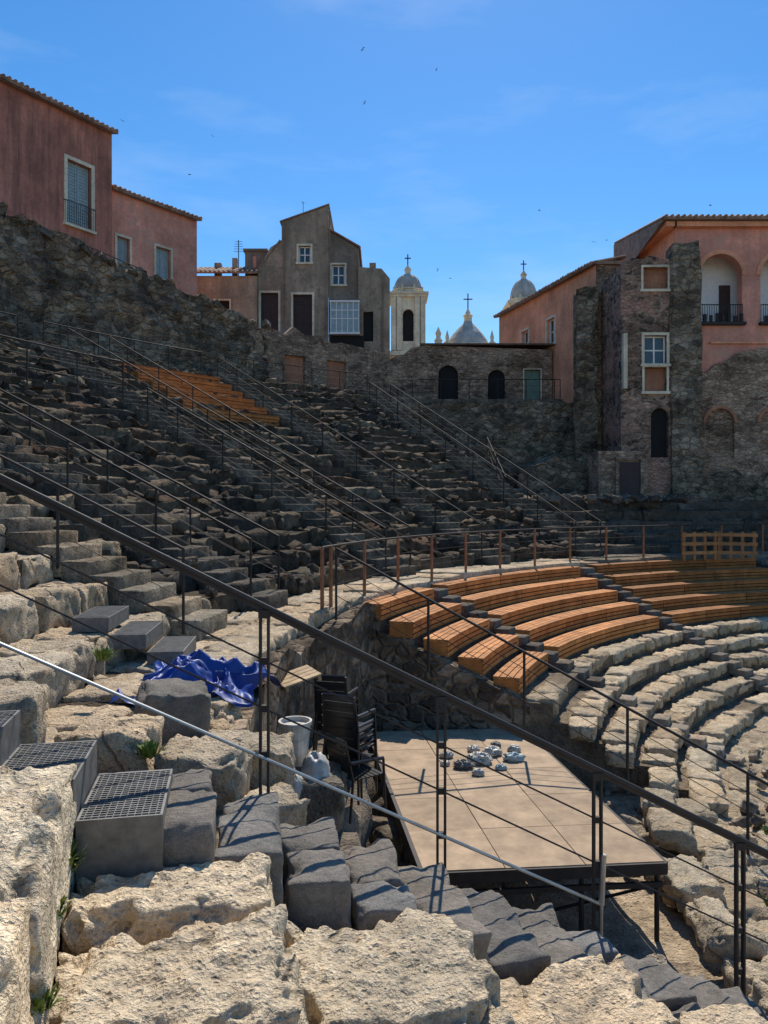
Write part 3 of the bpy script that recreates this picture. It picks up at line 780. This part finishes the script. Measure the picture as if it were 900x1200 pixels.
def eave(parent,fr_,z,over=.35,a0=0,a1=None,slope=.25,z2=None,back=3):
    p0,u,n,L=fr_; a1=a1 or L; mb=MB(); z2=z if z2 is None else z2
    def P(a,d,dz=0): return p0+u*a+n*(over-d)+EZ*(z+(z2-z)*(a-a0)/(a1-a0)+d*slope+dz)
    mb.quad([P(a0-.1,0,.0),P(a1+.1,0,0),P(a1+.1,0,.1),P(a0-.1,0,.1)]); mb.quad([P(a0-.1,0,.1),P(a1+.1,0,.1),P(a1+.1,back,.1),P(a0-.1,back,.1)])
    mb.quad([P(a0-.1,0,0),P(a0-.1,back,0),P(a1+.1,back,0),P(a1+.1,0,0)])
    k=int((a1-a0)/.26)
    for i in range(k+1):
        a=a0+(a1-a0)*i/k; tube(mb,P(a,-.05+rnd(-.03,.03),.12+rnd(-.02,.02)),P(a,back,.12),.085,6)
    mb.build("tiled_roof",m_tile,parent)
def balcony(parent,fr_,a,b,z,proj=.45,h=1.0):
    p0,u,n,L=fr_; mb=MB(); k=int((b-a)/.11)
    for i in range(k+1):
        x=a+(b-a)*i/k; q=p0+u*x+n*proj+EZ*z; tube(mb,q,q+EZ*h,.009,4)
    for zz in (0,h): tube(mb,p0+u*a+n*proj+EZ*(z+zz),p0+u*b+n*proj+EZ*(z+zz),.018,5)
    for x in (a,b):
        for zz in (0,h): tube(mb,p0+u*x+EZ*(z+zz),p0+u*x+n*proj+EZ*(z+zz),.018,5)
    mb.build("balcony_rail",m_rail,parent)
    mb=MB(); obox(mb,p0,u,n,EZ,a-.05,b+.05,.0,proj+.05,z-.12,z-.01); mb.build("balcony_slab",m_cream,parent)

B=empty("pink_house"); p0=(-15.9-4.2,31.4-6.44); p1=(-12.9,36.0)
LL=math.dist((-15.9,31.4),p0)
ob,F=facade(B,"walls",p0,p1,4,17.5,[(LL+3.12,LL+4.36,12.6,15.45,'balcony',False,.16),(LL-2.6,LL-1.5,12.9,15.3,'balcony',False,.16)],m_pinkD,.3,core=9)
eave(B,F,17.45,.35); balcony(B,F,LL+2.95,LL+4.5,12.55,.12)
B=empty("pink_house"); ob,F=facade(B,"walls",(-13.25,36.9),(-10.1,41.0),4,15.25,[(2.55,3.45,11.6,13.2,'blue',False,.12),(.3,1.0,11.7,13.1,'blue',False,.12)],m_pinkA,.3,core=8)
eave(B,F,15.2,.3)

mb=MB()
def topL(f):
    t=165+(129-165)*f
    K=[(165,11.6),(152,11.2),(148,10.9),(143,10.6),(139,10.2),(135,9.7),(131.5,9.2),(130,8.3),(129,8.2)]
    for (a,za),(b,zb) in zip(K,K[1:]):
        if a>=t>=b: return za+(zb-za)*(a-t)/(a-b)+noise.noise(V((t*1.3,0,0)))*.6+noise.noise(V((t*5,3,0)))*.35
    return 8.2
rough_wall(mb,arcpath(37.9,165,129,.2),4.5,topL,1.6,res=.2,amp=.36,freq=1.1)
mb.build("ancient_ruin_wall",m_ruin,smooth=False)
stepped_base("hillside_terrace",129,180,[(39.3,8.2),(60,8.6)],-5,m_earth,(.14,.12,.1),30)
stepped_base("hillside_terrace",62,129,[(41.5,5.0),(75,5.0)],-5,m_earth,(.14,.12,.1),30)

# grey building
B=empty("grey_stone_house"); Y=46
x0=-7.65
ob,F=facade(B,"main_walls",(x0,Y),(-3.36,Y),4,14.1,[(.2,1.25,10.2,12.75,'brown',False,.13),(2.15,3.3,10.1,12.65,'brown',False,.13)],m_grey,.3,
   tops=[(0,14.1),(.75,15.5),(1.4,15.9),(1.45,15.9)],core=None)
ob,F2=facade(B,"tower_walls",(-6.2,Y),(-3.36,Y),14.1,16.9,[(1.03,1.75,14.6,15.6,'glass',False,.12)],m_grey,.3,tops=[(0,17.05),(2.84,18.05)],core=6)
mb=MB()
mb.quad([(-7.65,Y,4),(-7.65,Y,14.1),(-7.65,Y+6,14.1),(-7.65,Y+6,4)]); mb.quad([(-7.65,Y,14.1),(-6.9,Y,15.5),(-6.9,Y+6,15.5),(-7.65,Y+6,14.1)]); mb.quad([(-6.9,Y,15.5),(-6.2,Y,15.95),(-6.2,Y+6,15.95),(-6.9,Y+6,15.5)])
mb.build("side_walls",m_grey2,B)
mb=MB()
for (xa,za,xb,zb) in ((-6.3,17.02,-3.3,18.08),(-3.4,16.62,-1.45,15.5),(-7.7,14.05,-6.25,15.92)):
    d=V((xb-xa,0,zb-za)); L=d.length; d.normalize(); up=V((-d.z,0,d.x))
    obox(mb,V((xa,Y,za)),d,EY,up,0,L,-.08,6,.01,.08)
mb.build("roof_edges",m_tile,B)
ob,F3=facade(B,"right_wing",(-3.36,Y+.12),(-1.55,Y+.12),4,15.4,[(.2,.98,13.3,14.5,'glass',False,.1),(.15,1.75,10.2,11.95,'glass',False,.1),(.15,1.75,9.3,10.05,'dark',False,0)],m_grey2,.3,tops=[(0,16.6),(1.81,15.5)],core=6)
ob,F4=facade(B,"far_right_wing",(-1.55,Y-.1),(.35,Y-.1),4,13.6,[(.3,.9,9.8,11.6,'dark',False,0)],m_grey,.3,tops=[(0,14.3),(1.4,14.2),(1.9,13.6)],core=6)
mb=MB(); box(mb,-3.25,-1.45,Y-.75,Y+.1,10.1,10.22); box(mb,-3.25,-1.45,Y-.8,Y+.1,12.0,12.1)
for i in range(6): box(mb,-3.2+i*.335,-3.15+i*.335,Y-.74,Y-.68,10.22,12.0)
for z in (11.0,11.5): box(mb,-3.2,-1.5,Y-.735,Y-.69,z,z+.05)
mb.build("veranda_frame",m_white,B)
mb=MB(); box(mb,-3.19,-1.51,Y-.70,Y-.695,10.22,12.0); mb.build("veranda_panes",m_blueg,B)
mb=MB(); box(mb,-3.2,-1.2,Y-.35,Y-.02,9.25,10.09); mb.build("shed_opening",m_dark,B)
ob,F5=facade(B,"left_low_wing",(-11.5,Y-.3),(-7.65,Y-.3),4,13.7,[(1.3,2.2,10.6,12.2,'dark',False,.1)],m_grey,.3,core=5)
eave(B,F5,13.75,.3,slope=.4,back=2.4)
mb=MB(); box(mb,-8.6,-7.3,Y+1,Y+2.5,13.5,15.6); box(mb,-8.7,-7.2,Y+.9,Y+2.6,15.6,15.75); mb.build("roof_hut",m_grey2,B)
mb=MB(); box(mb,-8.1,-7.9,Y+.98,Y+1,14.6,15.3); mb.build("roof_hut_opening",m_pinkA,B)
mb=MB(); box(mb,-9.4,-9.1,Y+1,Y+1.3,14,15.2); box(mb,-10.5,-10.1,Y+1,Y+1.4,14,14.9); box(mb,-.9,-.5,Y+1,Y+1.4,13.5,14.9); mb.build("chimneys",m_grey,B)
mb=MB(); tube(mb,(-9.0,Y+1,14),(-9.0,Y+1,16.3),.03,5)
for i in range(5): tube(mb,(-9.3+.02*i,Y+1,15.6+.15*i),(-8.7-.02*i,Y+1,15.6+.15*i),.015,4)
tube(mb,(-5,Y+1,17.4),(-5,Y+1,18.6),.02,4); mb.build("tv_antenna",m_rail,B)
mb=MB()
for (x,z0_,z1_) in ((-6.15,4,17),(-3.4,6,17.6),(-.2,5,13.8)): tube(mb,(x+.12,Y-.2,z0_),(x+.12,Y-.2,z1_),.05,6)
mb.build("drainpipes",m_grey2,B)

B=empty("terrace_wall")
pA=tuple(PT(38,130.5,0))[:2]; pB=(.2,42.0)
ob,F6=facade(B,"masonry_face",pA,pB,4.5,8.1,[(2.1,3.3,6.1,7.5,'brick',False,0),(4.6,5.8,6.1,7.5,'brick',False,0),(.6,1.2,6.2,7.2,'dark',True,0)],m_ruinb,.25,tops=[(0,8.9),(.7,8.6),(1.5,8.7),(2.1,8.5),(2.6,8.95),(3.3,8.6),(4.2,8.7),(4.9,8.4),(5.5,8.5),(math.dist(pA,pB),8.3)],core=3)
B=empty("ruined_arcade_building")
ob,F7=facade(B,"masonry_face",(-.1,42),(9.3,42),4.0,7.8,[(3.1,4.2,5.75,7.65,'dark',True,0),(5.85,6.8,5.7,7.4,'dark',True,0),(7.85,8.75,5.6,7.4,'green',False,.06)],m_ruinb,.35,tops=[(0,7.9),(.4,7.95),(.8,8.2),(1.2,8.25),(1.6,8.6),(2.3,8.75),(5,8.65),(9.4,8.5)],core=5)
mb=MB(); box(mb,2.0,9.4,41.85,47,8.76,8.84); mb.build("coping",m_niche,B)
mb=MB(); box(mb,-.6,9.4,40,42,5.25,5.5,(.26,.21,.16)); mb.build("upper_terrace_floor",m_rows)
mb=MB()
rough_wall(mb,linepath((-.4,40),(10.4,39.6),.25),-.5,lambda f:5.3+noise.noise(V((f*9,1,0)))*.15,1.2,res=.3,amp=.28)
mb.build("terrace_retaining_wall",m_ruin)
mb=MB()
rough_wall(mb,linepath((3.6,38.2),(7.2,37.6),.25),-.5,lambda f:3.6-1.2*f+noise.noise(V((f*14,1,0)))*.6,.9,res=.3,amp=.25)
rough_wall(mb,linepath((6.4,36.2),(10.0,35.8),.25),-.5,lambda f:2.3-.7*abs(f-.5)*2+noise.noise(V((f*14,5,0)))*.6,.8,res=.3,amp=.22)
rough_wall(mb,linepath((2.0,37.2),(5.0,34.0),.25),-.5,lambda f:3.2-2.6*f+noise.noise(V((f*11,7,0)))*.5,.8,res=.3,amp=.22)
mb.build("ruin_wall_fragments",m_ruin)

# right red palazzo
B=empty("red_palazzo")
ob,FA=facade(B,"side_wing_walls",(7.4,48.8),(10.6,38.0),-.5,11.95,[(3.2,4.1,8.9,10.3,'glass',False,.12),(6.3,7.2,8.9,10.3,'glass',False,.12)],m_pinkR,.3,core=9)
eave(B,FA,11.9,.3,back=2)
ob,FB=facade(B,"rear_wall",(10.6,38.0),(13.2,38.3),-.5,11.95,[(.35,1.5,2.4,4.7,'dark',True,0)],m_ruinb,.3,core=5)
mb=MB(); box(mb,10.5,13.3,37.9,43,11.96,12.12); mb.build("rear_cornice",m_tile,B)
mb=MB(); rough_wall(mb,linepath((9.55,37.7),(10.5,37.5),.2),-.5,lambda f:10.6+noise.noise(V((f*8,2,0)))*.8,1.4,res=.3,amp=.2)
mb.build("buttress",m_ruin,B)
ob,FC=facade(B,"gable_walls",(13.0,40.5),(13.4,35.02),-.5,12.9,[],m_pinkR,.3)
ob,FD=facade(B,"front_walls",(13.4,35.0),(27,35.0),6.0,12.9,[(1.15,3.1,8.35,11.5,'loggia',True,.2),(3.95,5.9,8.35,11.5,'loggia',True,.2),(6.75,8.7,8.35,11.5,'loggia',True,.2)],m_pinkA,.5,core=None)
mb=MB()
mb.quad([(14.3,36.3,8),(27,36.3,8),(27,36.3,12.4),(14.3,36.3,12.4)]); mb.quad([(14.3,35.5,8.3),(27,35.5,8.3),(27,36.3,8.3),(14.3,36.3,8.3)]); mb.quad([(14.3,35.5,12.4),(14.3,36.3,12.4),(27,36.3,12.4),(27,35.5,12.4)])
for x in (14.3,17.0,19.8,22.6): mb.quad([(x,35.5,8),(x,36.3,8),(x,36.3,12.4),(x,35.5,12.4)])
mb.build("loggia_interior",m_white,B)
mb=MB()
for xs in (14.55,17.35,20.15):
    for i in range(19): tube(mb,(xs+i*.108,34.95,8.35),(xs+i*.108,34.95,9.15),.014,4)
    tube(mb,(xs,34.95,9.15),(xs+1.95,34.95,9.15),.025,5); box(mb,xs-.1,xs+2.05,34.75,35.0,8.2,8.33)
    for i in range(7): tube(mb,(xs+.15+i*.28,34.8,8.34),(xs+.15+i*.28,34.8,8.6+rnd(0,.15)),.08,6)
mb.build("loggia_railings",m_rail,B)
mb=MB(); box(mb,16.0,16.5,36.2,36.29,8.4,10.4); box(mb,18.8,19.3,36.2,36.29,8.4,10.4); mb.build("loggia_doors",m_brown,B)
mb=MB(); box(mb,13.3,27,34.7,34.999,12.68,12.9); box(mb,12.9,13.38,34.7,40.6,12.68,12.9)
box(mb,15,27,34.88,34.999,7.35,7.45); mb.build("cornice",m_pinkR,B)
mb=MB(); mb.quad([(12.7,34.45,12.92),(27,34.45,12.92),(27,42,14.3),(12.7,42,14.3)]); mb.quad([(12.7,34.45,12.92),(27,34.45,12.92),(27,34.45,13.02),(12.7,34.45,13.02)])
for i in range(54): tube(mb,(12.8+i*.27,34.4,13.03),(12.8+i*.27,42,14.4),.085,6)
mb.quad([(12.7,34.45,12.92),(12.7,42,14.3),(12.7,42,12.0),(12.7,41,12.0)]); mb.build("main_roof",m_tile,B)
ob,FE=facade(B,"pier_left",(10.8,34.6),(13.15,34.55),-.5,10.85,[(1.0,2.1,9.75,10.75,'brick',False,.1),(1.05,2.05,6.35,7.65,'glass',False,.13),(1.05,2.05,5.1,6.2,'brick',False,.1),(1.35,2.15,2.1,4.35,'dark',True,0)],m_pier,.35,tops=[(0,10.9),(.3,11.0),(.5,11.2),(.9,11.1),(1.3,11.3),(1.8,11.15),(2.35,11.1)],core=4)
mb=MB()
rough_wall(mb,linepath((13.05,34.35),(14.35,34.35),.2),-.5,lambda f:11.85+noise.noise(V((f*6,9,0)))*.4,.9,res=.3,amp=.16)
mb.build("pier_right",m_ruin,B)
ob,FG=facade(B,"lower_ruin_wall",(14.2,34.8),(27,34.8),-.5,5.9,[(.55,1.85,2.1,4.35,'masonry',True,.14),(3.05,4.3,2.1,4.35,'masonry',True,.14),(5.8,7.0,2.1,4.35,'dark',True,0)],m_ruinb,.4,tops=[(0,5.9),(.6,6.0),(1,6.4),(1.5,6.5),(2,6.9),(3,7.1),(4.5,7.2),(12.8,7.2)],core=.15)
mb=MB()
rough_wall(mb,linepath((14.3,34.45),(20,34.45),.2),-.5,lambda f:1.3+noise.noise(V((f*9,9,0)))*.7,.4,res=.3,amp=.16)
mb.build("lower_lava_plinth",m_ruin,B)
mb=MB(); box(mb,10.82,11.0,34.3,34.59,5.2,7.7); mb.build("cream_strip",m_cream,B)
mb=MB(); box(mb,9.6,11.8,34.0,36.0,-.4,2.35); mb.build("doorway_block",m_ruinb,B)
mb=MB(); box(mb,10.5,11.45,33.93,33.995,-.2,1.85); mb.build("door_leaf",m_brown,B)
mb=MB(); box(mb,10.35,10.497,33.88,33.998,-.2,1.95); box(mb,11.453,11.6,33.88,33.998,-.2,1.95); box(mb,10.35,11.6,33.88,33.998,1.953,2.1); mb.build("door_frame",m_ruinb,B)

# churches
def cross(mb,x,y,z,h):
    tube(mb,(x,y,z),(x,y,z+h),.06,5); tube(mb,(x-h*.28,y,z+h*.65),(x+h*.28,y,z+h*.65),.06,5)
def bell_tower(cx,cy,w,zb,zc,zd,zx,name="church_bell_tower"):
    B=empty(name); h=w/2
    c=[(cx-h,cy-h),(cx+h,cy-h),(cx+h,cy+h),(cx-h,cy+h)]
    for i in range(4):
        facade(B,"belfry_wall",c[i],c[(i+1)%4],0,zc,[(w*.33,w*.67,zb+.5,zc-1.5,'dark',True,.15)],m_church,.5)
    mb=MB()
    for (sx,sy) in ((-1,-1),(1,-1),(1,1),(-1,1)):
        for (dx,dy) in ((0,0),(-.55*sx,0.0)):
            x=cx+sx*(h-.12)+dx; y=cy+sy*(h+.0)
            box(mb,x-.22,x+.22,y-.2,y+.2,zb-.4,zc-.35)
    box(mb,cx-h-.25,cx+h+.25,cy-h-.25,cy+h+.25,zc-.34,zc-.1); box(mb,cx-h-.4,cx+h+.4,cy-h-.4,cy+h+.4,zc-.098,zc+.12)
    box(mb,cx-h-.35,cx+h+.35,cy-h-.35,cy+h+.35,zb-.9,zb-.5)
    lathe(mb,cx,cy,[(h*.95,zc+.1),(h*.95,zc+.5),(h*1.02,zc+.52),(h*1.02,zc+.65),(h*.9,zc+.66)],24)
    for i in range(8):
        t=math.pi/8+i*math.pi/4; box(mb,cx+h*.97*math.cos(t)-.1,cx+h*.97*math.cos(t)+.1,cy+h*.97*math.sin(t)-.1,cy+h*.97*math.sin(t)+.1,zc+.12,zc+.9)
    mb.build("cornices",m_church,B)
    mb=MB(); H=zd-zc-.65-.6
    lathe(mb,cx,cy,[(h*.9*math.cos(a)**.85,zc+.66+H*math.sin(a)) for a in [k*math.pi/2/10 for k in range(10)]]+[(.3,zc+.66+H)],32,rib=-.05)
    mb.build("ribbed_dome",m_dome,B,smooth=False)
    mb=MB(); lathe(mb,cx,cy,[(.28,zd-.7),(.28,zd-.2),(.38,zd-.18),(.3,zd),(.05,zd+.35)],12); mb.build("lantern",m_church,B)
    mb=MB(); cross(mb,cx,cy,zd+.3,zx-zd-.3); mb.build("iron_cross",m_rail,B)
bell_tower(2.35,75,3.1,15.2,20.3,23.2,24.6)
bell_tower(14.7,80,3.2,15.2,20.7,24.2,25.6)
B=empty("church_dome"); mb=MB()
lathe(mb,8.4,76,[(2.3,5),(2.3,15.3),(2.5,15.35),(2.5,15.6),(2.2,15.62)],16); mb.build("drum",m_church,B)
mb=MB(); lathe(mb,8.4,76,[(2.2,15.6),(1.95,16.3),(1.55,16.9),(1.0,17.5),(.5,18.0),(.4,18.2)],16,rib=-.04); mb.build("dome",m_dome,B)
mb=MB(); lathe(mb,8.4,76,[(.4,18.1),(.4,18.7),(.55,18.75),(.3,19),(.05,19.5)],10)
for (sx) in (-1,1): lathe(mb,8.4+sx*2.2,74.5,[(.3,15),(.35,15.8),(.15,16.0),(.2,16.3),(.02,17)],8)
lathe(mb,5.3,74,[(.35,13),(.35,15.8),(.45,15.85),(.2,16.2),(.3,16.6),(.02,17.2)],8)
mb.build("lantern_and_pinnacles",m_church,B)
mb=MB(); cross(mb,8.4,76,19.4,1.6); mb.build("iron_cross",m_rail,B)
mb=MB(); box(mb,-1,13,77,86,0,15.2); mb.build("church_nave",m_church,B)

# swifts
for i in range(15):
    mb=MB(); d=rnd(55,90); bx,bz=random.choice([(-.37,.53),(-.25,.46),(0,.45),(.02,.58),(.36,.43),(.15,.33),(-.12,.36),(.12,.28),(-.18,.47),(.3,.34),(.22,.37),(-.05,.5),(.4,.38)])
    o=V((d*(bx+rnd(-.05,.05)),d,d*(bz+rnd(-.04,.04)))); R=Matrix.Rotation(rnd(0,6),3,'Z')@Matrix.Rotation(rnd(-.6,.6),3,'Y')
    tube(mb,o+R@V((0,-.14,0)),o,.01,6,r2=.035); tube(mb,o,o+R@V((0,.12,0)),.035,6,r2=.008)
    for s in (-1,1):
        mb.quad([o+R@V((0,.04,.01)),o+R@V((s*.16,.06,.05)),o+R@V((s*.3,-.1,.03)),o+R@V((s*.12,-.02,.03))])
    mb.build("swift_bird",m_bird)

def tuft(mb,o,n,h):
    for _ in range(n):
        a=rnd(0,6.28); r=rnd(0,h*.9); b=o+V((math.cos(a)*r*.6,math.sin(a)*r*.6,0)); tip=b+V((math.cos(a)*h*rnd(.2,.7),math.sin(a)*h*rnd(.2,.7),h*rnd(.3,1)))
        w=V((-math.sin(a),math.cos(a),0))*rnd(.004,.010); mid=b.lerp(tip,.6)+V((0,0,h*.12))
        mb.quad([b-w,b+w,mid+w*1.3,mid-w*1.3]); mb.f.append([mb.vert(mid-w*1.3),mb.vert(mid+w*1.3),mb.vert(tip)]); mb.m.append(0)
for (x,y,z,n_,h) in ((-1.42,3.35,-1.62,110,.12),(-1.32,3.0,-1.64,80,.09),(-1.0,2.05,-1.66,120,.07),(-1.12,2.45,-1.64,80,.07),(-1.45,4.3,-1.72,120,.13),(-2.55,6.9,-1.42,70,.13),(-1.55,5.0,-1.67,90,.11),(-.22,2.7,-2.0,60,.06),(.45,3.1,-2.3,50,.07),(4.5,9,-4.8,120,.14),(5.6,11,-4.8,120,.14)):
    mb=MB(); tuft(mb,V((x,y,z)),n_,h); mb.build("weed_tuft",m_leaf)

# ---------------------------------------------------------------- light, sky, camera
E=math.radians(51); az=math.radians(7)
sd=V((math.sin(az)*math.cos(E),math.cos(az)*math.cos(E),math.sin(E)))
w=bpy.data.worlds.new("World"); scene.world=w; w.use_nodes=True; nt=w.node_tree
bg=nt.nodes["Background"]; sky=nt.nodes.new("ShaderNodeTexSky"); sky.sky_type='NISHITA'; sky.sun_disc=False
sky.sun_elevation=E; sky.sun_rotation=az; sky.air_density=1.0; sky.dust_density=.1; sky.ozone_density=3.0
hs=nt.nodes.new("ShaderNodeHueSaturation"); hs.inputs["Saturation"].default_value=1.32; hs.inputs["Value"].default_value=1.0
nt.links.new(sky.outputs[0],hs.inputs["Color"])
tc=nt.nodes.new("ShaderNodeTexCoord"); mp=nt.nodes.new("ShaderNodeMapping"); mp.inputs["Scale"].default_value=(1.2,1,5); mp.inputs["Rotation"].default_value=(0,.25,0)
nt.links.new(tc.outputs["Generated"],mp.inputs[0]); nz=noise_node(nt,mp.outputs[0],2.2,5,.6)
cf=maprange(nt,nz,.50,.85,0,.26)
c=mixc(nt,hs.outputs[0],(5.5,6.2,7.0),cf)
nt.links.new(c,bg.inputs[0]); bg.inputs[1].default_value=.15
sl=bpy.data.lights.new("sun",'SUN'); sl.energy=5; sl.angle=math.radians(.5); sl.color=(1,.93,.82)
so=bpy.data.objects.new("sun",sl); so.rotation_euler=sd.to_track_quat('Z','Y').to_euler(); scene.collection.objects.link(so)
cam=bpy.data.cameras.new("camera"); co=bpy.data.objects.new("camera",cam); scene.collection.objects.link(co)
cam.sensor_fit='VERTICAL'; cam.sensor_height=24; cam.lens=17.8; cam.shift_y=-.0083; cam.clip_end=5000; cam.clip_start=.05
co.location=(0,0,0); co.rotation_euler=(math.radians(90),0,0); scene.camera=co
scene.view_settings.view_transform='Standard'; scene.view_settings.look='None'; scene.view_settings.exposure=0
